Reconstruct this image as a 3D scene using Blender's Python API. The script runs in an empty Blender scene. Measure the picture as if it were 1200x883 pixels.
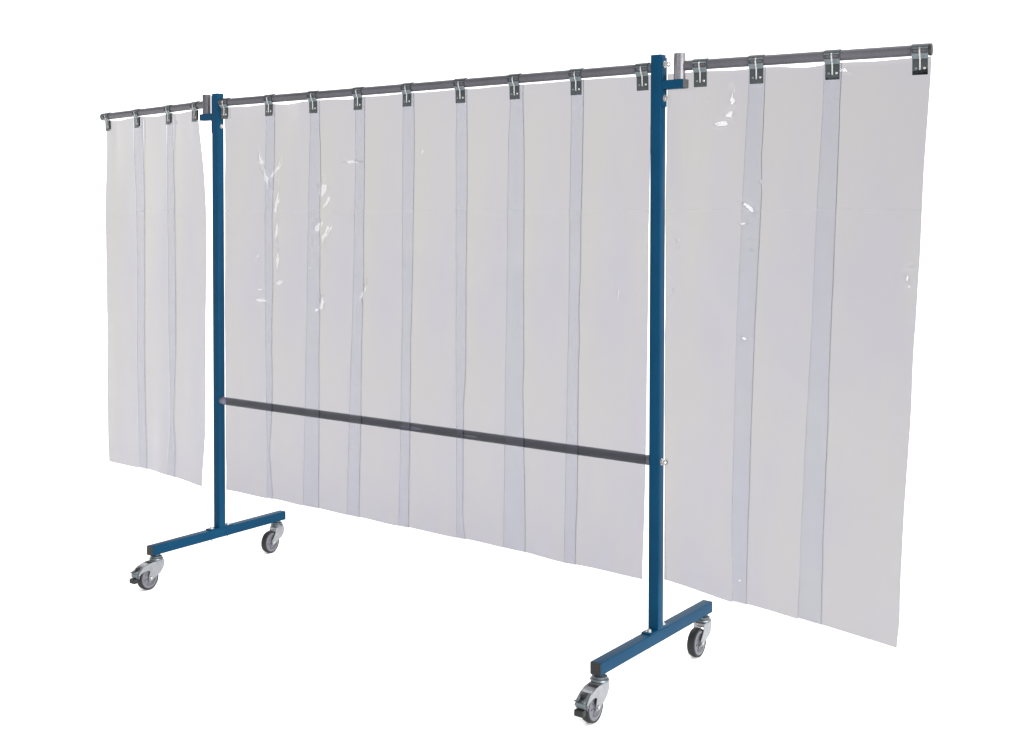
import bpy, bmesh, math, random
import numpy as np
from mathutils import Vector, Matrix, Euler

random.seed(4)
SC = bpy.context.scene
COL = SC.collection
PI = math.pi

# ------------------------------------------------------------------ dimensions (metres)
HALF = 1.0452          # half the distance between the two posts
SQ = 0.0185            # half side of the square tube
H_POST = 2.075
Z_FT, Z_FB = 0.1775, 0.1379   # foot beam top / bottom
ZR = 2.0347            # rail axis
Z_BAR = 0.738
R_TUBE = 0.0165
PIN_X = 1.1205
R_START, R_END = Vector((PIN_X, .006, ZR)), Vector((1.8646, .0947, ZR))
L_END, L_START = Vector((-2.0710, .1877, ZR)), Vector((-1.1155, .0100, ZR))
CAM = Vector((2.955, -3.7741, 1.5707))
LAMP_A = Vector((-6.0, -4.4, 3.25))
LAMP_B = Vector((0.10, -4.6, 4.5))

# ------------------------------------------------------------------ materials
def new_mat(name):
    m = bpy.data.materials.new(name); m.use_nodes = True
    nt = m.node_tree
    return m, nt, nt.nodes, nt.links, nt.nodes['Principled BSDF']

def noise(N, L, scale, detail=4, vec=None, rough=.55):
    t = N.new('ShaderNodeTexNoise'); t.inputs['Scale'].default_value = scale
    t.inputs['Detail'].default_value = detail; t.inputs['Roughness'].default_value = rough
    if vec is not None: L.new(vec, t.inputs['Vector'])
    return t

def solid(name, c0, c1, rough=.45, metal=0., spec=.5, nscale=30, bump=.0, bscale=300, coat=0., rvar=.1):
    m, nt, N, L, P = new_mat(name)
    tc = N.new('ShaderNodeTexCoord')
    n = noise(N, L, nscale, 5, tc.outputs['Object'])
    r = N.new('ShaderNodeValToRGB')
    r.color_ramp.elements[0].position = .3; r.color_ramp.elements[1].position = .7
    r.color_ramp.elements[0].color = (*c0, 1); r.color_ramp.elements[1].color = (*c1, 1)
    L.new(n.outputs['Fac'], r.inputs['Fac']); L.new(r.outputs['Color'], P.inputs['Base Color'])
    mr = N.new('ShaderNodeMapRange')
    mr.inputs['To Min'].default_value = max(.02, rough-rvar); mr.inputs['To Max'].default_value = rough+rvar
    L.new(n.outputs['Fac'], mr.inputs['Value']); L.new(mr.outputs['Result'], P.inputs['Roughness'])
    P.inputs['Metallic'].default_value = metal
    P.inputs['Specular IOR Level'].default_value = spec
    P.inputs['Coat Weight'].default_value = coat; P.inputs['Coat Roughness'].default_value = .12
    if bump:
        b = noise(N, L, bscale, 2, tc.outputs['Object'])
        bn = N.new('ShaderNodeBump'); bn.inputs['Strength'].default_value = bump; bn.inputs['Distance'].default_value = .001
        L.new(b.outputs['Fac'], bn.inputs['Height']); L.new(bn.outputs['Normal'], P.inputs['Normal'])
    return m

M = {}
M['blue'] = solid('blue_enamel', (.0012, .0250, .0570), (.0016, .0295, .0650), rough=.42, spec=.04, nscale=14, bump=.12, bscale=420, rvar=.06)
M['tube'] = solid('grey_tube_steel', (.044, .043, .051), (.060, .058, .069), rough=.45, metal=.3, spec=.35, nscale=9, bump=.1, bscale=250)
M['pin'] = solid('brushed_pin_steel', (.10, .097, .108), (.135, .13, .142), rough=.36, metal=.55, nscale=60, bump=.1)
M['zinc'] = solid('zinc_plated_steel', (.185, .192, .206), (.240, .246, .258), rough=.30, metal=.75, nscale=40, rvar=.12)
M['darkzinc'] = solid('dark_clip_steel', (.014, .0185, .0205), (.026, .032, .035), rough=.36, metal=.4, nscale=90, bump=.08, bscale=500, rvar=.14)
M['lightzinc'] = solid('bright_clip_steel', (.075, .094, .104), (.115, .135, .145), rough=.34, metal=.6, nscale=60)
M['black'] = solid('black_plastic', (.0025, .0025, .003), (.0045, .0045, .005), rough=.5, spec=.35, nscale=70, bump=.2)
M['rubber'] = solid('grey_black_rubber', (.004, .004, .005), (.007, .007, .0085), rough=.6, spec=.35, nscale=55, bump=.2)
M['hub'] = solid('grey_wheel_plastic', (.066, .066, .078), (.094, .094, .110), rough=.48, spec=.4, nscale=50, bump=.1)
M['capgrey'] = solid('grey_end_plug', (.035, .034, .037), (.05, .048, .051), rough=.5, nscale=80)
M['bolt'] = solid('bolt_steel', (.30, .30, .295), (.38, .375, .365), rough=.28, metal=.75, nscale=120)

def floor_mat():
    m, nt, N, L, P = new_mat('white_studio_floor')
    tc = N.new('ShaderNodeTexCoord')
    n = noise(N, L, .8, 4, tc.outputs['Object'])
    r = N.new('ShaderNodeValToRGB')
    r.color_ramp.elements[0].color = (.90, .90, .90, 1); r.color_ramp.elements[1].color = (.93, .93, .93, 1)
    L.new(n.outputs['Fac'], r.inputs['Fac']); L.new(r.outputs['Color'], P.inputs['Base Color'])
    P.inputs['Roughness'].default_value = 1; P.inputs['Specular IOR Level'].default_value = 0
    return m
M['floor'] = floor_mat()

def pvc(name, tint, gloss=.6, var=.02):
    """clear flexible PVC: tinted transmission plus a thin mirror-like skin on the outer face"""
    m, nt, N, L, P = new_mat(name)
    N.remove(P)
    out = N['Material Output']
    tc = N.new('ShaderNodeTexCoord')
    mp = N.new('ShaderNodeMapping'); mp.inputs['Scale'].default_value = (3.2, 3.2, .9)
    L.new(tc.outputs['Object'], mp.inputs['Vector'])
    n = noise(N, L, 1.6, 3, mp.outputs['Vector'])
    r = N.new('ShaderNodeValToRGB')
    a = tuple(max(0, c*(1-var)) for c in tint); b = tuple(min(1, c*(1+var)) for c in tint)
    r.color_ramp.elements[0].position = .25; r.color_ramp.elements[1].position = .75
    r.color_ramp.elements[0].color = (a[0], a[1], b[2], 1); r.color_ramp.elements[1].color = (b[0], b[1], a[2], 1)
    L.new(n.outputs['Fac'], r.inputs['Fac'])
    tr = N.new('ShaderNodeBsdfTransparent'); L.new(r.outputs['Color'], tr.inputs['Color'])
    gl = N.new('ShaderNodeBsdfGlossy'); gl.inputs['Roughness'].default_value = .08
    gl.inputs['Color'].default_value = (1, 1, 1, 1)
    fr = N.new('ShaderNodeFresnel'); fr.inputs['IOR'].default_value = 1.5
    ge = N.new('ShaderNodeNewGeometry')
    inv = N.new('ShaderNodeMath'); inv.operation = 'SUBTRACT'; inv.inputs[0].default_value = 1
    L.new(ge.outputs['Backfacing'], inv.inputs[1])
    mu = N.new('ShaderNodeMath'); mu.operation = 'MULTIPLY'
    L.new(fr.outputs['Fac'], mu.inputs[0]); L.new(inv.outputs[0], mu.inputs[1])
    m2 = N.new('ShaderNodeMath'); m2.operation = 'MULTIPLY'; m2.inputs[1].default_value = gloss
    L.new(mu.outputs[0], m2.inputs[0])
    mx = N.new('ShaderNodeMixShader')
    L.new(m2.outputs[0], mx.inputs['Fac']); L.new(tr.outputs[0], mx.inputs[1]); L.new(gl.outputs[0], mx.inputs[2])
    L.new(mx.outputs[0], out.inputs['Surface'])
    return m
B = 2.2
def per_face(rgb, n):          # n faces crossed by one line of sight
    return tuple((c/B)**(1/n) for c in rgb)
M['pvc'] = pvc('clear_pvc', per_face((.585, .573, .594), 2))
M['pvc_margin'] = pvc('clear_pvc_margin', per_face((.530, .528, .584), 4), var=.012)
M['pvc_edge'] = pvc('cut_pvc_edge', (.10, .11, .24), gloss=.15, var=.1)

# ------------------------------------------------------------------ mesh helpers
def bm_box(bm, lo, hi, bev=0):
    vs = [bm.verts.new((x, y, z)) for x in (lo[0], hi[0]) for y in (lo[1], hi[1]) for z in (lo[2], hi[2])]
    f = [(0, 1, 3, 2), (4, 6, 7, 5), (0, 4, 5, 1), (2, 3, 7, 6), (0, 2, 6, 4), (1, 5, 7, 3)]
    fs = [bm.faces.new([vs[i] for i in q]) for q in f]
    if bev:
        es = list({e for q in fs for e in q.edges})
        bmesh.ops.bevel(bm, geom=es, offset=bev, segments=2, profile=.6, affect='EDGES')
    return bm

def rounded_rect(w, h, r, seg=4):
    pts = []
    for cx, cy, a0 in ((w-r, h-r, 0), (-w+r, h-r, 90), (-w+r, -h+r, 180), (w-r, -h+r, 270)):
        for i in range(seg+1):
            a = math.radians(a0+90*i/seg); pts.append((cx+r*math.cos(a), cy+r*math.sin(a)))
    return pts

def extrude(bm, pts, p0, p1, up=(0, 0, 1), cap=True, smooth=False):
    """prism with the closed outline pts (side, up) from p0 to p1"""
    p0, p1 = Vector(p0), Vector(p1); d = (p1-p0).normalized(); u = Vector(up)
    s = d.cross(u).normalized(); u = s.cross(d).normalized()
    a = [bm.verts.new(p0+s*x+u*y) for x, y in pts]; b = [bm.verts.new(p1+s*x+u*y) for x, y in pts]
    n = len(pts)
    for i in range(n):
        f = bm.faces.new((a[i], a[(i+1) % n], b[(i+1) % n], b[i])); f.smooth = smooth
    if cap:
        bm.faces.new(a[::-1]); bm.faces.new(b)
    return bm

def circle(r, n=32, ph=0):
    return [(r*math.cos(2*PI*i/n+ph), r*math.sin(2*PI*i/n+ph)) for i in range(n)]

def tube(bm, p0, p1, r, n=32, hollow=0):
    up = (0, 0, 1) if abs((Vector(p1)-Vector(p0)).normalized().z) < .9 else (0, 1, 0)
    if not hollow:
        return extrude(bm, circle(r, n), p0, p1, up, True, True)
    d = (Vector(p1)-Vector(p0)).normalized()
    lathe(bm, [(r-hollow, 0), (r, 0), (r, (Vector(p1)-Vector(p0)).length), (r-hollow, (Vector(p1)-Vector(p0)).length)], p0, d, n, closed=True)
    return bm

def lathe(bm, prof, origin, axis, n=32, closed=False, smooth=True):
    """prof: (radius, distance along axis)"""
    o = Vector(origin); d = Vector(axis).normalized()
    u = Vector((0, 0, 1)) if abs(d.z) < .9 else Vector((0, 1, 0))
    s = d.cross(u).normalized(); u = s.cross(d)
    rings = []
    for r, t in prof:
        if r < 1e-6: rings.append([bm.verts.new(o+d*t)])
        else: rings.append([bm.verts.new(o+d*t+(s*math.cos(2*PI*i/n)+u*math.sin(2*PI*i/n))*r) for i in range(n)])
    seq = list(range(len(rings)))
    pairs = list(zip(seq, seq[1:])) + ([(seq[-1], 0)] if closed else [])
    for a, b in pairs:
        A, Bq = rings[a], rings[b]
        if len(A) == 1 and len(Bq) == 1: continue
        for i in range(n):
            j = (i+1) % n
            if len(A) == 1: q = (A[0], Bq[i], Bq[j])
            elif len(Bq) == 1: q = (A[i], A[j], Bq[0])
            else: q = (A[i], A[j], Bq[j], Bq[i])
            f = bm.faces.new(q); f.smooth = smooth
    return bm

def hexbolt(bm, p, axis, r=.008, h=.006):
    p = Vector(p); d = Vector(axis).normalized()
    lathe(bm, [(0, 0), (r*1.35, 0), (r*1.35, .0015), (0, .0015)], p, d, 24, smooth=False)
    lathe(bm, [(0, .0016), (r, .0016), (r, h*.8), (r*.8, h), (0, h)], p, d, 6, smooth=False)
    return bm

def finish(bm):
    bmesh.ops.recalc_face_normals(bm, faces=bm.faces)
    return bm

def obj(name, bm, mat, parent=None):
    finish(bm)
    me = bpy.data.meshes.new(name); bm.to_mesh(me); bm.free()
    me.materials.append(mat)
    try:
        me.set_sharp_from_angle(angle=math.radians(38))
    except Exception: pass
    o = bpy.data.objects.new(name, me); COL.objects.link(o)
    if parent: o.parent = parent
    return o

def empty(name, loc=(0, 0, 0), rot=(0, 0, 0), parent=None):
    o = bpy.data.objects.new(name, None); COL.objects.link(o)
    o.location = loc; o.rotation_euler = rot; o.empty_display_size = .05
    if parent: o.parent = parent
    return o

def tag(o, label=None, cat=None, group=None, kind=None):
    if label: o['label'] = label
    if cat: o['category'] = cat
    if group: o['group'] = group
    if kind: o['kind'] = kind
    return o

BM = bmesh.new

# ------------------------------------------------------------------ floor
bm = BM()
vs = [bm.verts.new(p) for p in ((-3000, -3000, 0), (3000, -3000, 0), (3000, 3000, 0), (-3000, 3000, 0))]
bm.faces.new(vs)
fl = obj('floor', bm, M['floor']); fl['kind'] = 'structure'
fl['label'] = 'seamless white studio floor under the rolling screen'

# ------------------------------------------------------------------ the rolling frame
frame = empty('screen_frame', (0, 0, 0))
tag(frame, 'blue steel screen frame on four castors with grey rails and swing arms', 'partition frame')

SQR = rounded_rect(SQ, SQ, .0028)

def make_caster(x, y, yaw, brake):
    c = BM()   # caster body: the fork
    ay, az = -.047, .050        # axle, relative to the swivel axis at y = 0
    def plate(out, t, xs):
        for sx in xs:
            a = [c.verts.new((sx, p[0], p[1])) for p in out]; b = [c.verts.new((sx+t, p[0], p[1])) for p in out]
            n = len(out)
            for i in range(n): c.faces.new((a[i], a[(i+1) % n], b[(i+1) % n], b[i]))
            c.faces.new(a[::-1]); c.faces.new(b)
    if brake:
        out = [(.027, .112), (.029, .100), (.024, .084), (.010, .066), (-.006, .056), (-.030, .046), (-.038, .0405), (-.050, .038), (-.057, .044),
               (-.056, .060), (-.050, .078), (-.062, .084), (-.080, .084), (-.098, .078), (-.112, .066), (-.117, .073), (-.104, .090), (-.085, .102), (-.060, .110), (-.030, .1135)]
    else:
        out = [(.027, .112), (.030, .098), (.026, .080), (.012, .064), (-.020, .052), (-.038, .041), (-.048, .038), (-.056, .043), (-.057, .056),
               (-.046, .070), (-.034, .085), (-.030, .100), (-.028, .1125)]
    plate(out, .0025, (.0175, -.020))
    # crown joining the two cheeks
    yb = -.028
    bm_box(c, (-.0205, yb, .1095), (.0205, .0275, .1135), .0012)
    bm_box(c, (-.0175, yb-.004, .1015), (.0175, yb, .1125))
    if brake:   # curved fender between the cheeks
        prev = None
        for k in range(9):
            a = math.radians(98+k*9.5); R = .0605
            yy, zz = ay+R*math.cos(a)*1.0, az+R*math.sin(a)
            cur = [c.verts.new((-.0172, yy, zz)), c.verts.new((.0172, yy, zz)), c.verts.new((.0172, yy*1.0+.002*math.cos(a), zz+.002*math.sin(a))), c.verts.new((-.0172, yy+.002*math.cos(a), zz+.002*math.sin(a)))]
            if prev:
                for i in range(4): c.faces.new((prev[i], prev[(i+1) % 4], cur[(i+1) % 4], cur[i]))
            else: c.faces.new(cur)
            prev = cur
        c.faces.new(prev[::-1])
    fork = obj('caster', c, M['zinc'], frame)
    fork.location = (x, y, 0); fork.rotation_euler = (0, 0, yaw)
    s = BM()   # swivel bearing, two stacked races and the stem
    lathe(s, [(0, .1130), (.020, .1130), (.0285, .1155), (.0300, .1190), (.0290, .1225), (.0235, .1250), (.0245, .1275), (.0245, .1305), (.018, .1330), (.012, .1335), (.012, .1382), (0, .1382)], (0, 0, 0), (0, 0, 1), 40)
    obj('swivel_bearing', s, M['lightzinc'], fork)
    # tyre
    t = BM()
    prof = [(.0420, -.0135), (.0455, -.0142), (.0482, -.0128), (.0496, -.0085), (.0500, 0), (.0496, .0085), (.0482, .0128), (.0455, .0142), (.0420, .0135)]
    lathe(t, prof, (0, ay, az), (1, 0, 0), 56, closed=True)
    tyre = obj('tyre', t, M['rubber'], fork)
    h = BM()
    prof = [(0, -.0165), (.0105, -.0165), (.0115, -.0100), (.014, -.0085), (.030, -.0085), (.0325, -.0128), (.0400, -.0138), (.0425, -.0128),
            (.0425, .0128), (.0400, .0138), (.0325, .0128), (.030, .0085), (.014, .0085), (.0115, .0100), (.0105, .0165), (0, .0165)]
    lathe(h, prof, (0, ay, az), (1, 0, 0), 56)
    for k in range(6):      # low ribs on the web
        a = k*PI/3+.3
        for sx in (-1, 1):
            d = Vector((0, math.cos(a), math.sin(a)))
            p0 = Vector((sx*.0085, ay, az))+d*.0135; p1 = Vector((sx*.0085, ay, az))+d*.0312
            extrude(h, [(-.0012, -.0024), (.0012, -.0024), (.0012, .0024), (-.0012, .0024)], p0, p1, (1, 0, 0))
    obj('wheel_hub', h, M['hub'], fork)
    a = BM()
    lathe(a, [(0, -.0245), (.0062, -.0245), (.0066, -.0215), (.0066, .0212), (.0062, .0248), (.003, .0262), (0, .0262)], (0, ay, az), (1, 0, 0), 20)
    obj('axle_bolt', a, M['bolt'], fork)
    if brake:
        p = BM()   # forked metal pedal reaching over the front of the wheel
        pts = [(-.078, .1030), (-.094, .0985), (-.110, .0900), (-.122, .0865), (-.128, .0900), (-.130, .0870), (-.122, .0810), (-.108, .0840), (-.092, .0925), (-.076, .0980)]
        for x0 in (-.0165, .0080):
            aa = [p.verts.new((x0, *q)) for q in pts]; bb = [p.verts.new((x0+.0085, *q)) for q in pts]; n = len(pts)
            for i in range(n): p.faces.new((aa[i], aa[(i+1) % n], bb[(i+1) % n], bb[i]))
            p.faces.new(aa[::-1]); p.faces.new(bb)
        bm_box(p, (-.0165, -.121, .0640), (.0165, -.114, .0800), .001)
        tube(p, (-.0225, -.1120, .0700), (.0225, -.1120, .0700), .0042, 12)
        obj('brake_pedal', p, M['lightzinc'], fork)
        b = BM()
        bm_box(b, (-.0155, -.1330, .0420), (.0155, -.1120, .0620), .004)
        obj('brake_pad', b, M['black'], fork)
        b = BM(); bm_box(b, (-.0085, -.1060, .0885), (.0085, -.0780, .1015), .002)
        obj('brake_spring', b, M['black'], fork)
    return fork

caster_spots = [(-HALF, -.362, math.radians(1), True), (-HALF, .360, math.radians(3), False),
                (HALF, -.372, math.radians(1), True), (HALF, .360, math.radians(-1), False)]

for sx in (-1, 1):
    X = sx*HALF
    # ---- foot beam with plugs
    b = BM(); extrude(b, rounded_rect(SQ, (Z_FT-Z_FB)/2, .003), (X, -.3951, (Z_FT+Z_FB)/2), (X, .3964, (Z_FT+Z_FB)/2))
    foot = obj('foot_beam', b, M['blue'], frame)
    for ys, yy in ((-1, -.3951), (1, .3964)):
        b = BM(); extrude(b, rounded_rect(SQ-.0006, (Z_FT-Z_FB)/2-.0006, .003), (X, yy-ys*.012, (Z_FT+Z_FB)/2), (X, yy+ys*.0035, (Z_FT+Z_FB)/2))
        obj('end_cap', b, M['black'], foot)
    # ---- post
    b = BM(); extrude(b, SQR, (X, 0, Z_FT+.0045), (X, 0, H_POST-.003), (0, 1, 0))
    post = obj('post', b, M['blue'], frame)
    b = BM(); extrude(b, rounded_rect(SQ+.0003, SQ+.0003, .003), (X, 0, H_POST-.003), (X, 0, H_POST), (0, 1, 0))
    obj('end_cap', b, M['blue'], post)
    b = BM(); bm_box(b, (X-.0175, -.068, Z_FT+.0004), (X+.0175, .068, Z_FT+.0044), .001)
    plate = obj('base_plate', b, M['blue'], post)
    for y in (-.048, .048):
        b = BM()
        tube(b, (X, y, Z_FB-.011), (X, y, Z_FT+.006), .0034, 12)
        hexbolt(b, (X, y, Z_FT+.0045), (0, 0, 1), .0080, .0085)
        obj('bolt', b, M['bolt'], post)
    # ---- bolts on the faces of the post
    for z, face, out in ((2.043, 1, .0), (1.9330, 1, .0), (Z_BAR, 1, .0)):
        b = BM()
        if sx > 0:
            x0 = X+SQ+(.0042 if z > 1.9 else .0002)
            hexbolt(b, (x0, 0, z), (1, 0, 0), .0085, .0075)
            if z != 1.9330:
                tube(b, (x0+.007, 0, z), (x0+.016, 0, z), .0045, 12)
                lathe(b, [(0, .012), (.0095, .012), (.0098, .016), (.007, .0195), (0, .0205)], (x0, 0, z), (1, 0, 0), 20)
        else:
            if z != 1.9330:
                hexbolt(b, (X-SQ-(.0042 if z > 1.9 else .0002), 0, z), (-1, 0, 0), .0085, .0075)
            else:
                hexbolt(b, (X+SQ+.0002, .004, z), (1, 0, 0), .0068, .0060)
        obj('bolt', b, M['bolt'], post)
    # ---- hinge bracket: plate, square arm, upright pin
    xa, xb = X+sx*(SQ+.0004), X+sx*(SQ+.0042)
    b = BM(); bm_box(b, (min(xa, xb), -.0172, 1.905), (max(xa, xb), .0172, 2.066), .001)
    xo = sx*1.1405
    zc = 1.9757
    extrude(b, rounded_rect(.0172, .0145, .0025), (xb+sx*.0002, 0, zc), (xo, 0, zc))
    br = obj('hinge_bracket', b, M['blue'], frame)
    b = BM(); extrude(b, rounded_rect(.0166, .0139, .0025), (xo-sx*.010, 0, zc), (xo+sx*.0035, 0, zc))
    obj('end_cap', b, M['capgrey'], br)
    px = PIN_X if sx > 0 else -1.1155
    b = BM()
    lathe(b, [(0, 1.9904), (.0185, 1.9904), (.0185, 2.0735), (.0178, H_POST), (.0150, H_POST), (.0150, 2.06), (0, 2.06)], (px, 0, 0), (0, 0, 1), 40)
    obj('hinge_pin', b, M['pin'] if sx > 0 else M['tube'], br)

for a in caster_spots: make_caster(*a)

# ---- rails
def rail(name, p0, p1, capend=None):
    b = BM(); tube(b, p0, p1, R_TUBE, 40)
    o = obj(name, b, M['bar' if name == 'cross_bar' else 'tube'], frame)
    if capend is not None:
        d = (Vector(p1)-Vector(p0)).normalized()
        b = BM()
        lathe(b, [(0, -.004), (R_TUBE+.0018, -.004), (R_TUBE+.0022, .0008), (R_TUBE+.0010, .0035), (R_TUBE-.004, .0048), (0, .0052)], p1, d, 40)
        obj('end_cap', b, M['black'] if capend else M['capgrey'], o)
    return o
rail('top_rail', (-HALF+SQ+.0003, 0, ZR), (HALF-SQ-.0003, 0, ZR))
dR = (R_END-R_START).normalized(); dL = (L_END-L_START).normalized()
rail('swing_arm', R_START+dR*.0165, R_END, True)
rail('swing_arm', L_START+dL*.0165, L_END, False)
M['bar'] = solid('grey_cross_bar_steel', (.094, .098, .158), (.112, .116, .182), rough=.5, metal=.2, spec=.3, nscale=9)
cb = rail('cross_bar', (-HALF+SQ+.0003, 0, Z_BAR), (HALF-SQ-.0003, 0, Z_BAR))
for x0, x1 in ((-HALF+SQ+.0004, -HALF+SQ+.013), (HALF-SQ-.0004, HALF-SQ-.013)):
    b = BM(); tube(b, (x0, 0, Z_BAR), (x1, 0, Z_BAR), R_TUBE+.0012, 40, hollow=.0011)
    obj('collar', b, M['capgrey'], cb)

# ------------------------------------------------------------------ hanger clips
def make_clip():
    root = empty('hanger_clip')
    r0, r1 = R_TUBE+.0006, R_TUBE+.0028
    # the steel hook: strap round the tube, sprung to a flat plate in front
    def strap(bm, x0, x1, a0, a1, ri, ro, n=22):
        prev = None
        for k in range(n+1):
            a = math.radians(a0+(a1-a0)*k/n)
            cy, cz = -math.cos(a), math.sin(a)        # a = 0 faces the camera, 90 is the top
            cur = [bm.verts.new((x0, ri*cy, ri*cz)), bm.verts.new((x1, ri*cy, ri*cz)), bm.verts.new((x1, ro*cy, ro*cz)), bm.verts.new((x0, ro*cy, ro*cz))]
            if prev:
                for i in range(4):
                    f = bm.faces.new((prev[i], prev[(i+1) % 4], cur[(i+1) % 4], cur[i])); f.smooth = i in (0, 2)
            else: bm.faces.new(cur)
            prev = cur
        bm.faces.new(prev[::-1])
    b = BM()
    strap(b, -.0235, .0235, 22, 232, r0, r1)                    # over the top and down the back
    strap(b, -.0235, -.0185, -30, 22, r0, r1, 8)                # side straps leave two windows on the front
    strap(b, .0185, .0235, -30, 22, r0, r1, 8)
    bm_box(b, (-.0180, .0040, -.0640), (.0110, .0056, -.0180), .0006)   # back plate behind the strip
    obj('hook', b, M['darkzinc'], root)
    b = BM()                                                    # bend under the tube; lit look of its upward face put into the colour
    prof = [(-.0168, -.0085), (-.0180, -.0110), (-.0150, -.0165), (-.0098, -.0215), (-.0082, -.0250), (-.0066, -.0250), (-.0080, -.0212), (-.0130, -.0158), (-.0160, -.0110), (-.0150, -.0085)]
    a = [b.verts.new((-.0228, *p)) for p in prof]; c = [b.verts.new((.0228, *p)) for p in prof]; n = len(prof)
    for i in range(n): b.faces.new((a[i], a[(i+1) % n], c[(i+1) % n], c[i]))
    b.faces.new(a[::-1]); b.faces.new(c)
    strap(b, -.0225, .0225, 10, 22, r1-.0004, r1+.0006, 4)
    obj('spring_bend', b, M['lightzinc'], root)
    b = BM()
    bm_box(b, (-.0212, -.0082, -.0722), (.0212, -.0064, -.0240), .0006)
    obj('clamp_plate', b, M['darkzinc'], root)
    b = BM()                                                    # pressed rib: down the front of the hook and half the plate
    strap(b, -.0021, .0021, -32, 24, r1+.0001, r1+.0018, 10)
    prof = [(-.0176, -.0100), (-.0188, -.0118), (-.0158, -.0178), (-.0112, -.0228), (-.0100, -.0260), (-.0100, -.0560), (-.0083, -.0580), (-.0083, -.0250), (-.0090, -.0218), (-.0150, -.0168)]
    a = [b.verts.new((-.0021, *p)) for p in prof]; c = [b.verts.new((.0021, *p)) for p in prof]; n = len(prof)
    for i in range(n): b.faces.new((a[i], a[(i+1) % n], c[(i+1) % n], c[i]))
    b.faces.new(a[::-1]); b.faces.new(c)
    obj('rib', b, M['bolt'], root)
    for x in (-.0115, .0115):
        b = BM()
        lathe(b, [(0, 0), (.0036, 0), (.0036, .0008), (.0026, .0017), (.0010, .0017), (.0007, .0009), (0, .0009)], (x, -.0082, -.0530), (0, -1, 0), 16)
        obj('screw', b, M['bolt' if x > 0 else 'lightzinc'], root)
    return root

def copy_thing(root):
    r = root.copy(); COL.objects.link(r)
    for ch in root.children:
        c = ch.copy(); COL.objects.link(c); c.parent = r
    return r

clip0 = make_clip()
G_CLIP = 'steel hanger clips holding the strips to the rails'
clips = []
ordn = ['first', 'second', 'third', 'fourth', 'fifth', 'sixth', 'seventh', 'eighth', 'ninth']
for i, x in enumerate((-.9953, -.7270, -.4793, -.2388, .0062, .2534, .4901, .7413, .9910)):
    if i == 0: lab = 'steel hanger clip on the middle rail touching the left blue post'
    elif i == 8: lab = 'steel hanger clip on the middle rail next to the right blue post'
    elif i == 4: lab = 'steel hanger clip at the centre of the middle rail, fifth from either post'
    elif i < 4: lab = f'{ordn[i]} steel hanger clip from the left blue post on the middle rail'
    else: lab = f'{ordn[8-i]} steel hanger clip from the right blue post on the middle rail'
    clips.append((Vector((x, 0, ZR)), 0, lab))
ang = math.atan2(dR.y, dR.x)
for t, lab in ((.0681, 'steel hanger clip on the right wing rail nearest the hinge pin'),
               (.2465, 'second steel hanger clip from the hinge pin on the right wing rail'),
               (.4752, 'third steel hanger clip from the hinge pin on the right wing rail'),
               (.7213, 'steel hanger clip at the outer capped end of the right wing rail')):
    clips.append((R_START+dR*t, ang, lab))
dLo = -dL; ang = math.atan2(dLo.y, dLo.x)
for t, lab in ((.0540, 'small steel hanger clip at the far left end of the left wing rail'),
               (.3472, 'second hanger clip from the outer end of the left wing rail'),
               (.6436, 'third hanger clip from the outer end of the left wing rail'),
               (.8721, 'hanger clip on the left wing rail nearest its hinge pin')):
    clips.append((L_END+dLo*t, ang, lab))
for i, (p, a, lab) in enumerate(clips):
    o = clip0 if i == 0 else copy_thing(clip0)
    o.location = p; o.rotation_euler = (random.uniform(-.05, .05), random.uniform(-.012, .012), a+random.uniform(-.025, .025))
    tag(o, lab, 'hanger clip', G_CLIP)

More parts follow.
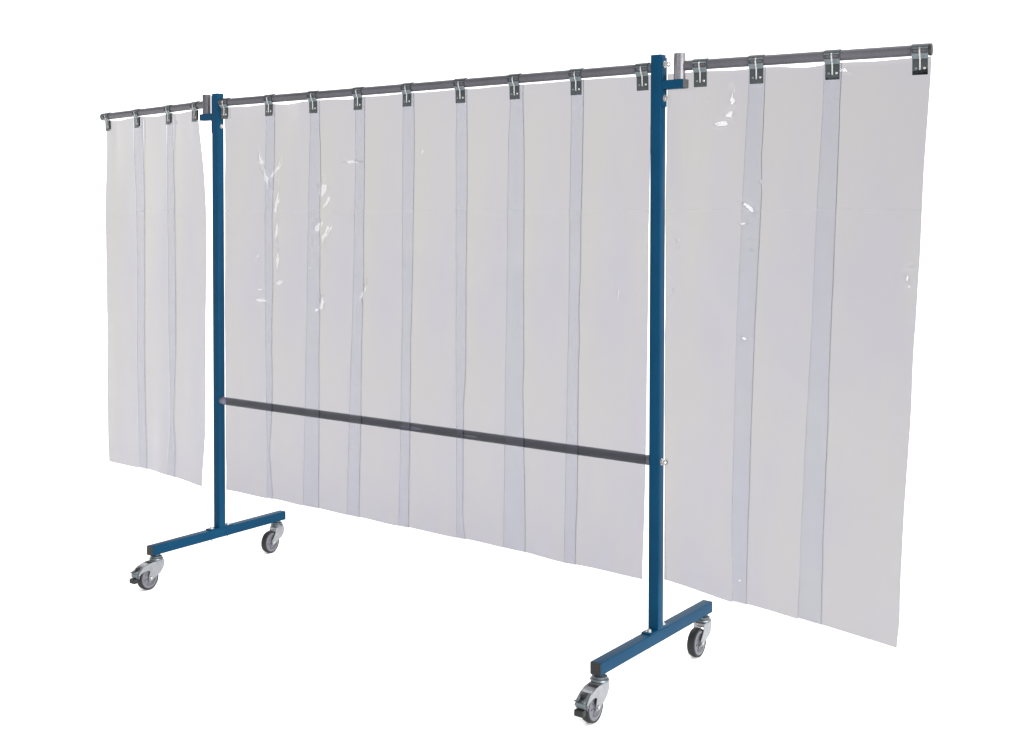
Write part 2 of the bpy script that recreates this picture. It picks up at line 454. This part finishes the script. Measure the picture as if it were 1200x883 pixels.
# ------------------------------------------------------------------ the strips
# edge tables: (height, distance along the rail), one list per visible strip edge
E = {
'C1l': [(1.915, -0.753), (1.772, -0.755), (1.127, -0.741), (0.558, -0.7363), (0.363, -0.7388)],
'C1r': [(1.913, -0.7021), (1.77, -0.7007), (1.30, -.6960), (1.129, -0.6937), (0.98, -.698), (0.80, -.697), (.68, -.702), (0.555, -0.7163), (.50, -.709), (0.368, -0.7033)],
'C2l': [(1.949, -0.5014), (1.765, -0.5058), (1.139, -0.5055), (0.352, -0.5268)],
'C2r': [(1.946, -0.4481), (1.764, -0.4394), (1.143, -0.433), (0.365, -0.4362)],
'C3l': [(1.927, -0.2608), (1.759, -0.2611), (1.152, -0.2614), (0.353, -0.2898)],
'C3r': [(1.925, -0.2089), (1.758, -0.2118), (1.155, -0.2077), (0.364, -0.2207)],
'C4l': [(1.965, -0.0207), (1.818, -0.0229), (1.165, -0.0131), (0.358, -0.0271)],
'C4r': [(1.962, 0.035), (1.816, 0.0374), (1.168, 0.036), (0.366, 0.022)],
'C5l': [(1.951, 0.2322), (1.81, 0.227), (1.179, 0.2399), (0.418, 0.2476), (0.352, 0.2477)],
'C5r': [(1.949, 0.2804), (1.808, 0.2818), (1.181, 0.2861), (0.423, 0.2759), (0.358, 0.2844)],
'C6l': [(1.938, 0.4668), (1.802, 0.4592), (1.191, 0.4643), (0.359, 0.4567)],
'C6r': [(1.935, 0.5237), (1.799, 0.5302), (1.195, 0.5417), (0.375, 0.5491)],
'C7l': [(1.969, 0.7176), (1.204, 0.7244), (0.373, 0.709)],
'C7r': [(1.966, 0.7678), (1.207, 0.77), (0.381, 0.7554)],
'C0': [(1.955, -1.0050), (1.741, -1.0010), (1.372, -0.9895), (1.003, -0.9835), (0.633, -0.9835), (0.361, -0.9845)],
'C8r': [(1.951, 1.0203), (1.333, 1.0241), (1.136, 1.0226), (0.569, 1.0128), (0.343, 1.0062)],
'R0': [(1.944, -0.0510), (1.697, -0.0485), (1.418, -0.0462), (0.857, -0.0462), (0.357, -0.0465)],
'R1l': [(1.933, 0.2213), (1.853, 0.2179), (1.558, 0.2107), (1.21, 0.2029), (0.73, 0.2016), (0.531, 0.2023), (0.361, 0.2107)],
'R1r': [(1.931, 0.2732), (1.85, 0.2732), (1.558, 0.2724), (1.213, 0.262), (0.738, 0.2575), (0.397, 0.2569), (0.36, 0.2585)],
'R2l': [(1.895, 0.4497), (1.584, 0.4414), (1.197, 0.4356), (0.761, 0.4247), (0.431, 0.4215), (0.355, 0.4181)],
'R2r': [(1.893, 0.4999), (1.583, 0.4998), (1.2, 0.4949), (0.771, 0.492), (0.446, 0.4933), (0.339, 0.4927)],
'R3r': [(1.98, 0.7515), (1.682, 0.741), (1.459, 0.7386), (1.215, 0.7301), (0.973, 0.7281), (0.708, 0.7187), (0.494, 0.7159), (0.398, 0.717), (0.324, 0.7066)],
'L0': [(1.958, 0.0345), (1.852, 0.0382), (1.555, 0.0355), (1.13, 0.0354), (0.917, 0.0393), (0.745, 0.0296), (0.574, 0.0315), (0.402, 0.0316), (0.313, 0.0374)],
'L1l': [(1.924, 0.309), (1.842, 0.3021), (1.555, 0.314), (1.145, 0.3152), (0.939, 0.3166), (0.609, 0.3239), (0.361, 0.324)],
'L1r': [(1.92, 0.3992), (1.839, 0.399), (1.555, 0.3994), (1.149, 0.3975), (0.945, 0.3941), (0.619, 0.3989), (0.33, 0.4107)],
'L2l': [(1.91, 0.6197), (1.831, 0.6157), (1.556, 0.6126), (1.161, 0.6173), (0.963, 0.6181), (0.647, 0.6314), (0.568, 0.6305), (0.405, 0.6094)],
'L2r': [(1.907, 0.6759), (1.829, 0.675), (1.556, 0.6795), (1.165, 0.6873), (0.969, 0.6874), (0.651, 0.6665), (0.572, 0.6618), (0.495, 0.6792), (0.341, 0.6775)],
'L3r': [(2.011, 0.8936), (1.935, 0.8964), (1.821, 0.9193), (1.764, 0.9265), (1.556, 0.9358), (1.178, 0.9386), (0.989, 0.9375), (0.685, 0.9368), (0.57, 0.9357), (0.493, 0.9272), (0.338, 0.9116)],
}
rng = np.random.default_rng(11)

def smooth1(a, k):
    ker = np.ones(k)/k; p = np.pad(a, k//2, mode='edge')
    return np.convolve(p, ker, 'valid')[:len(a)]

def edge(key, zs, wob=.0):
    tab = sorted(E[key]); a = np.interp(zs, [z for z, _ in tab], [t for _, t in tab])
    k = max(5, int(len(zs)*.05)//2*2+1)
    a = smooth1(a, k)
    if wob:
        seed = sum(ord(c)*7**i for i, c in enumerate(key)) % 9973
        g = np.random.default_rng(seed)
        w = np.zeros_like(a)
        for f, amp in ((7, 1), (17, .6), (37, .35)):
            k = g.normal(size=f+4); w += amp*smooth1(np.interp(np.linspace(0, f, len(a)), np.arange(f+4), k), 5)
        env = np.clip(smooth1(np.interp(np.linspace(0, 6, len(a)), np.arange(10), g.uniform(-.3, 1.4, 10)), 9), .1, 1.4)
        a = a+w*env*wob
    return a

def sstep(a, b, x):
    x = np.clip((x-a)/(b-a), 0, 1); return x*x*(3-2*x)

def vnoise(x, y, seed):
    """smooth value noise on arrays"""
    g = np.random.default_rng(seed); T = g.uniform(-1, 1, (64, 64))
    xi, yi = np.floor(x).astype(int), np.floor(y).astype(int); fx, fy = x-xi, y-yi
    fx = fx*fx*(3-2*fx); fy = fy*fy*(3-2*fy)
    t = lambda a, b: T[a % 64, b % 64]
    return (t(xi, yi)*(1-fx)*(1-fy)+t(xi+1, yi)*fx*(1-fy)+t(xi, yi+1)*(1-fx)*fy+t(xi+1, yi+1)*fx*fy)

RAILS = {'C': (Vector((0, 0, ZR)), Vector((1, 0, 0))), 'R': (R_START, dR), 'L': (L_END, dLo)}

def base_depth(kind, t, z):
    """distance of the hanging sheet from the vertical plane below its rail, minus = towards the front"""
    if kind == 'C':
        d = -.022*sstep(2.0, .95, z)
    elif kind == 'R':
        d = -np.interp(t, [-.05, .2, .46, .72], [0, .10, .15, .21])*np.clip((2.0-z)/1.65, 0, 1)+.022*sstep(.075, -.02, t)*sstep(1.5, 1.95, z)
    else:
        d = np.zeros_like(t)
    s = {'C': 3, 'R': 5, 'L': 8}[kind]
    amp = {'C': 1., 'R': 1., 'L': 1.8}[kind]
    d = d+amp*(.0058*vnoise(t*3.1+9, z*1.3+4, s)+.0016*vnoise(t*9+5, z*2.6+2, s+1))*sstep(2.05, 1.55, z)
    return d

# creases in the soft PVC: (rail, t, z, half width, half height, rotation, lamp the facet glints towards)
CREASES = [
 ('C', -.775, 1.770, .012, .045, .45, LAMP_A), ('C', -.742, 1.700, .010, .045, .55, LAMP_A), ('C', -.690, 1.735, .009, .050, -.45, LAMP_A),
 ('C', -.680, 1.600, .011, .070, -.02, LAMP_A), ('C', -.678, 1.470, .011, .060, .08, LAMP_A), ('C', -.668, 1.360, .010, .055, .12, LAMP_A),
 ('C', -.655, 1.268, .016, .014, .3, LAMP_A), ('C', -.785, 1.375, .006, .022, -.2, LAMP_A), ('C', -.760, 1.190, .028, .010, -.1, LAMP_A), ('C', -.772, 1.235, .022, .012, .05, LAMP_A),
 ('C', -.425, 1.655, .022, .036, .1, LAMP_A), ('C', -.402, 1.605, .012, .03, -.5, LAMP_A), ('C', -.440, 1.50, .026, .022, .0, LAMP_A), ('C', -.408, 1.475, .018, .040, -.35, LAMP_A),
 ('C', -.425, 1.195, .014, .026, .2, LAMP_A), ('C', -.448, 1.165, .012, .010, 0, LAMP_A), ('C', -.490, 1.335, .007, .010, .2, LAMP_A), ('C', -.470, 1.42, .006, .025, .1, LAMP_A),
 ('C', -.205, 1.25, .008, .05, -.2, LAMP_A), ('C', -.28, 1.76, .045, .006, -.12, LAMP_A), ('C', .075, 1.79, .006, .010, .1, LAMP_A),
 ('C', .915, 1.285, .008, .016, .3, LAMP_A),
 ('R', .1715, 1.915, .0095, .044, .04, LAMP_B), ('R', .162, 1.864, .016, .030, -.45, LAMP_B), ('R', .140, 1.842, .030, .014, .12, LAMP_B),
 ('R', .092, 1.925, .007, .007, 0, LAMP_B),
 ('R', .231, 1.577, .010, .032, .75, LAMP_B), ('R', .219, 1.526, .020, .0075, .2, LAMP_B), ('R', .270, 1.655, .006, .016, 0, LAMP_B),
 ('R', .245, 1.476, .011, .006, 0, LAMP_B), ('R', .245, 1.443, .011, .006, 0, LAMP_B), ('R', .204, 1.367, .007, .006, 0, LAMP_B),
 ('R', .228, 1.166, .013, .010, -.3, LAMP_B), ('R', -.018, 1.305, .006, .020, -.25, LAMP_B), ('R', -.004, 1.46, .006, .028, .15, LAMP_B),
 ('R', .505, 1.990, .020, .007, -.45, LAMP_B), ('R', .7065, 1.370, .0065, .026, .1, LAMP_B), ('R', .716, 1.404, .011, .007, .4, LAMP_B),
 ('R', .236, .42, .012, .006, 0, LAMP_B),
]
OFF = {'C': .0022, 'R': .0012, 'L': .003}     # the doubled margins stop just short of the cut edges

def crease(kind, T, Z, D):
    o, d = RAILS[kind]; n = Vector((-d.y, d.x, 0))
    for j, (k, t0, z0, ht, hz, rot, lamp) in enumerate(CREASES):
        if k != kind: continue
        if t0 < T.min()-.06 or t0 > T.max()+.06: continue
        dt, dz = T-t0, Z-z0
        if kind == 'C': hz = hz*1.1
        a = math.cos(rot)*dt+math.sin(rot)*dz; b = -math.sin(rot)*dt+math.cos(rot)*dz
        wob = .42*vnoise(dt*60+j*3.3, dz*40+j, 40+j)+.12*vnoise(dt*150+j, dz*110, 90+j)
        if kind == 'R': wob = wob*.4
        rr = np.sqrt((a/ht)**2+(b/hz)**2)+wob
        m = sstep(1.35, .7, rr) if kind == 'R' else sstep(1.6, .6, rr)
        if m.max() <= 0: continue
        d0 = float(base_depth(kind, np.array([t0]), np.array([z0]))[0])
        P = o+d*t0+n*d0; P = Vector((P.x, P.y, z0))
        h = ((CAM-P).normalized()+(lamp-P).normalized()).normalized()
        den = -h.dot(n); st, sz = h.dot(d)/den, h.z/den
        # saw-tooth facets keep the slope needed for a glint without pushing the sheet far out
        per = .016
        amp = st*dt+sz*dz
        plane = d0+np.clip(amp, -.010, .010)+.00035*vnoise(dt*45+j, dz*30, 7+j)
        D = D*(1-m)+plane*m
    return D

def make_strip(kind, kl, kr, klin, krin, zb_l, zb_r, label, sag):
    """kl / kr: this strip's own edges; klin: right edge of the neighbour lying over its left margin;
    krin: left edge of the neighbour lying behind its right margin"""
    o, d = RAILS[kind]; n = Vector((-d.y, d.x, 0))
    fine = any(k == kind and E[kl][0][1]-.05 < t0 < E[kr][0][1]+.05 for k, t0, *_ in CREASES)
    NZ, nm, ne = (420, 58, 12) if fine else (170, 26, 6)
    v = np.linspace(0, 1, NZ+1)
    zt = ZR-.0210
    zs = zt+(min(zb_l, zb_r)-zt)*v
    wob = {'C': .0021, 'R': .0012, 'L': .0015}[kind]
    le = edge(kl, zs, wob if kl in ('C0', 'R0', 'L0') else .0006)
    re = edge(kr, zs, wob)
    cols = [(le, 0)]
    def seg(a, b, m):
        out = []
        for i in range(1, m+1): out.append(a+(b-a)*i/m)
        return out
    marks = []
    cur = le
    columns = [le]; mats = []
    if klin:
        x = edge(klin, zs, wob)-OFF[kind]-.0018; columns += seg(cur, x, ne); mats += [1]*ne; cur = x
    x = edge(krin, zs, .0006)+OFF[kind] if krin else re
    columns += seg(cur, x, nm); mats += [0]*nm; cur = x
    if krin:
        columns += seg(cur, re, ne); mats += [1]*ne
    T = np.stack(columns, 1)                           # (NZ+1, nc)
    u = (T-le[:, None])/(re-le)[:, None]
    # each sheet is cut on its own, its lower edge not quite level
    zbot = zb_l+(zb_r-zb_l)*u+.0012*np.sin(u*5+zb_l*90)
    top = zt+sag[0]*np.exp(-((u-sag[1])/.22)**2)*-1
    Z = top+(zbot-top)*v[:, None]
    D = base_depth(kind, T, Z)
    D = crease(kind, T, Z, D)
    D = D+.0019*np.tanh((.5-u)*5.5)
    if kind == 'L':      # the outer sheets curl a little where the clips pinch them
        D = D+.004*np.exp(-((u-.25)/.10)**2)*sstep(1.72, 2.0, Z)*sstep(2.03, 1.97, Z)-.003*np.exp(-((u-.85)/.10)**2)*sstep(1.80, 2.0, Z)*sstep(2.03, 1.97, Z)
    if kind == 'R' and kr == 'R3r':
        D = D+.020*sstep(.43, .30, Z)*sstep(.2, 1, u)
    nz, nc = T.shape
    th = .0008
    pos = np.empty((2, nz, nc, 3))
    for s, sg in ((0, -th), (1, th)):
        pos[s, :, :, 0] = o.x+d.x*T+n.x*(D+sg); pos[s, :, :, 1] = o.y+d.y*T+n.y*(D+sg); pos[s, :, :, 2] = Z
    idx = np.arange(2*nz*nc).reshape(2, nz, nc)
    F = []; MI = []; SM = []
    a = idx[0]; q = np.stack([a[:-1, :-1], a[1:, :-1], a[1:, 1:], a[:-1, 1:]], -1).reshape(-1, 4)
    mi = np.tile(np.array(mats), nz-1)
    F.append(q); MI.append(mi); SM.append(np.ones(len(q), bool))
    a = idx[1]; q = np.stack([a[:-1, :-1], a[:-1, 1:], a[1:, 1:], a[1:, :-1]], -1).reshape(-1, 4)
    F.append(q); MI.append(mi); SM.append(np.ones(len(q), bool))
    def rim(p0, p1):
        q = np.stack([p0[:-1], p0[1:], p1[1:], p1[:-1]], -1); F.append(q); MI.append(np.full(len(q), 2)); SM.append(np.zeros(len(q), bool))
    rim(idx[1][:, 0], idx[0][:, 0]); rim(idx[0][:, -1], idx[1][:, -1]); rim(idx[0][0], idx[1][0]); rim(idx[1][-1], idx[0][-1])
    F = np.concatenate(F); MI = np.concatenate(MI); SM = np.concatenate(SM)
    me = bpy.data.meshes.new('curtain_strip')
    org = np.array([float(o.x+d.x*T[0].mean()), float(o.y+d.y*T[0].mean()), ZR])
    V = pos.reshape(-1, 3)-org
    me.vertices.add(len(V)); me.vertices.foreach_set('co', V.astype(np.float32).ravel())
    me.loops.add(F.size); me.loops.foreach_set('vertex_index', F.astype(np.int32).ravel())
    me.polygons.add(len(F)); me.polygons.foreach_set('loop_start', np.arange(0, F.size, 4, dtype=np.int32))
    me.polygons.foreach_set('material_index', MI.astype(np.int32)); me.polygons.foreach_set('use_smooth', SM)
    me.update(calc_edges=True); me.validate()
    for k in ('pvc', 'pvc_margin', 'pvc_edge'): me.materials.append(M[k])
    me.set_sharp_from_angle(angle=math.radians(50))
    ob = bpy.data.objects.new('curtain_strip', me); COL.objects.link(ob); ob.location = org
    tag(ob, label, 'plastic strip', 'clear plastic strips hanging from the rails')

zb = [.3545, .3565, .3575, .3560, .3540, .3545, .3540, .3450, .3430]
sags = [(.003, .5), (.007, .42), (.006, .75), (.002, .5), (.001, .5), (.002, .3), (.001, .5), (.003, .8)]
for i in range(8):
    if i == 0: lab = 'clear strip at the left end of the middle screen, against the left blue post'
    elif i == 7: lab = 'clear strip at the right end of the middle screen, beside the right blue post'
    elif i < 4: lab = f'{ordn[i]} clear plastic strip from the left blue post on the middle rail'
    else: lab = f'{ordn[7-i]} clear plastic strip from the right blue post on the middle rail'
    make_strip('C', 'C0' if i == 0 else f'C{i}l', f'C{i+1}r', None if i == 0 else f'C{i}r', None if i == 7 else f'C{i+1}l',
               zb[i], zb[i+1], lab, sags[i])
make_strip('R', 'R0', 'R1r', None, 'R1l', .349, .345, 'clear plastic strip of the right wing next to the blue post, crossing behind the bracket', (.004, .7))
make_strip('R', 'R1l', 'R2r', 'R1r', 'R2l', .349, .338, 'middle clear plastic strip of the right wing', (.009, .62))
make_strip('R', 'R2l', 'R3r', 'R2r', None, .345, .324, 'outermost clear plastic strip of the right wing, its lower corner turned out', (.003, .5))
make_strip('L', 'L0', 'L1r', None, 'L1l', .314, .329, 'outermost clear plastic strip of the left wing, at the left end', (.006, .35))
make_strip('L', 'L1l', 'L2r', 'L1r', 'L2l', .333, .340, 'middle clear plastic strip of the left wing', (.007, .6))
make_strip('L', 'L2l', 'L3r', 'L2r', None, .340, .338, 'clear plastic strip of the left wing nearest the blue post', (.005, .4))

# ------------------------------------------------------------------ studio light
W = bpy.data.worlds.new('World'); SC.world = W; W.use_nodes = True
N, L = W.node_tree.nodes, W.node_tree.links
bg = N['Background']
tc = N.new('ShaderNodeTexCoord')
def dotn(vec):
    v = N.new('ShaderNodeVectorMath'); v.operation = 'DOT_PRODUCT'
    L.new(tc.outputs['Generated'], v.inputs[0]); v.inputs[1].default_value = Vector(vec).normalized()
    return v.outputs['Value']
def ramp(val, a, b, c, e):
    r = N.new('ShaderNodeMapRange'); r.interpolation_type = 'SMOOTHSTEP'
    r.inputs['From Min'].default_value = a; r.inputs['From Max'].default_value = b
    r.inputs['To Min'].default_value = c; r.inputs['To Max'].default_value = e
    L.new(val, r.inputs['Value']); return r.outputs['Result']
side = ramp(dotn((.55, .84, 0)), -.62, -.12, .0, B)       # world glow for the white backdrop, dimmed behind the camera so front faces darken
top = ramp(dotn((.15, .1, 1)), .72, .93, 0, 1.54)           # overhead glow added to lift the floor to backdrop white
ad = N.new('ShaderNodeMath'); ad.operation = 'ADD'
L.new(side, ad.inputs[0]); L.new(top, ad.inputs[1])
right = ramp(dotn((1, -.20, .05)), .87, .97, 0, 12.0)        # unseen glow added at right to brighten the right-hand faces
a2 = N.new('ShaderNodeMath'); a2.operation = 'ADD'
L.new(ad.outputs[0], a2.inputs[0]); L.new(right, a2.inputs[1])
# glow patches added to the unseen room behind the camera, for the sheets to mirror
rn = noise(N, L, 2.3, 1, tc.outputs['Generated'])
room_p = ramp(rn.outputs['Fac'], .40, .72, .02, .55)
room_e = ramp(dotn((0, 0, 1)), -.02, .42, 2.05, 0)          # added glow low down, softens the mirrored horizon
ra = N.new('ShaderNodeMath'); ra.operation = 'ADD'
L.new(room_p, ra.inputs[0]); L.new(room_e, ra.inputs[1]); room = ra.outputs[0]
back = ramp(dotn((.55, .84, 0)), -.62, -.30, 1, 0)
m3 = N.new('ShaderNodeMath'); m3.operation = 'MULTIPLY'
L.new(room, m3.inputs[0]); L.new(back, m3.inputs[1])
a3 = N.new('ShaderNodeMath'); a3.operation = 'ADD'
L.new(a2.outputs[0], a3.inputs[0]); L.new(m3.outputs[0], a3.inputs[1])
L.new(a3.outputs[0], bg.inputs['Strength']); bg.inputs['Color'].default_value = (1, 1, 1, 1)

def area(name, p, target, sx, sy, radiance, col=(1, 1, 1)):
    l = bpy.data.lights.new(name, 'AREA'); l.shape = 'RECTANGLE'; l.size = sx; l.size_y = sy
    l.energy = radiance*PI*sx*sy; l.color = col
    o = bpy.data.objects.new(name, l); COL.objects.link(o); o.location = p
    o.rotation_euler = (Vector(target)-Vector(p)).to_track_quat('-Z', 'Y').to_euler()
    return o
area('added_lamp', LAMP_A, (-.6, 0, 1.6), 1.3, 1.3, 7)  # unseen lamp added so creases in the middle strips glint
area('added_lamp', LAMP_B, (1.2, 0, 1.6), 1.0, 1.0, 15)  # unseen lamp added for glints on the right wing's creases
area('added_lamp', (3.5, -1.55, .95), (1.15, -.05, 1.35), 1.0, 1.0, 13, (1, .985, .96))  # unseen lamp added to brighten the right arm and post from below

# ------------------------------------------------------------------ camera
cd = bpy.data.cameras.new('camera'); co = bpy.data.objects.new('camera', cd); COL.objects.link(co)
yaw, pitch, roll = -.6976, -.0272, -.0016
V = Vector((math.sin(yaw)*math.cos(pitch), math.cos(yaw)*math.cos(pitch), math.sin(pitch)))
r = V.cross(Vector((0, 0, 1))).normalized(); u = r.cross(V)
rr = r*math.cos(roll)+u*math.sin(roll); uu = -r*math.sin(roll)+u*math.cos(roll)
mw = Matrix((rr, uu, -V)).transposed().to_4x4(); mw.translation = CAM
co.matrix_world = mw
cd.sensor_width = 36; cd.lens = 1467.93/1200*36
cd.shift_x = (600-428.18)/1200; cd.shift_y = (285.83-441.5)/1200
cd.clip_end = 6000; cd.clip_start = .05
SC.camera = co

SC.view_settings.view_transform = 'Standard'; SC.view_settings.look = 'None'
SC.view_settings.exposure = 0; SC.view_settings.gamma = 1
SC.render.engine = 'CYCLES'
SC.cycles.use_denoising = True
SC.cycles.max_bounces = 10; SC.cycles.transparent_max_bounces = 24
SC.cycles.sample_clamp_indirect = 8
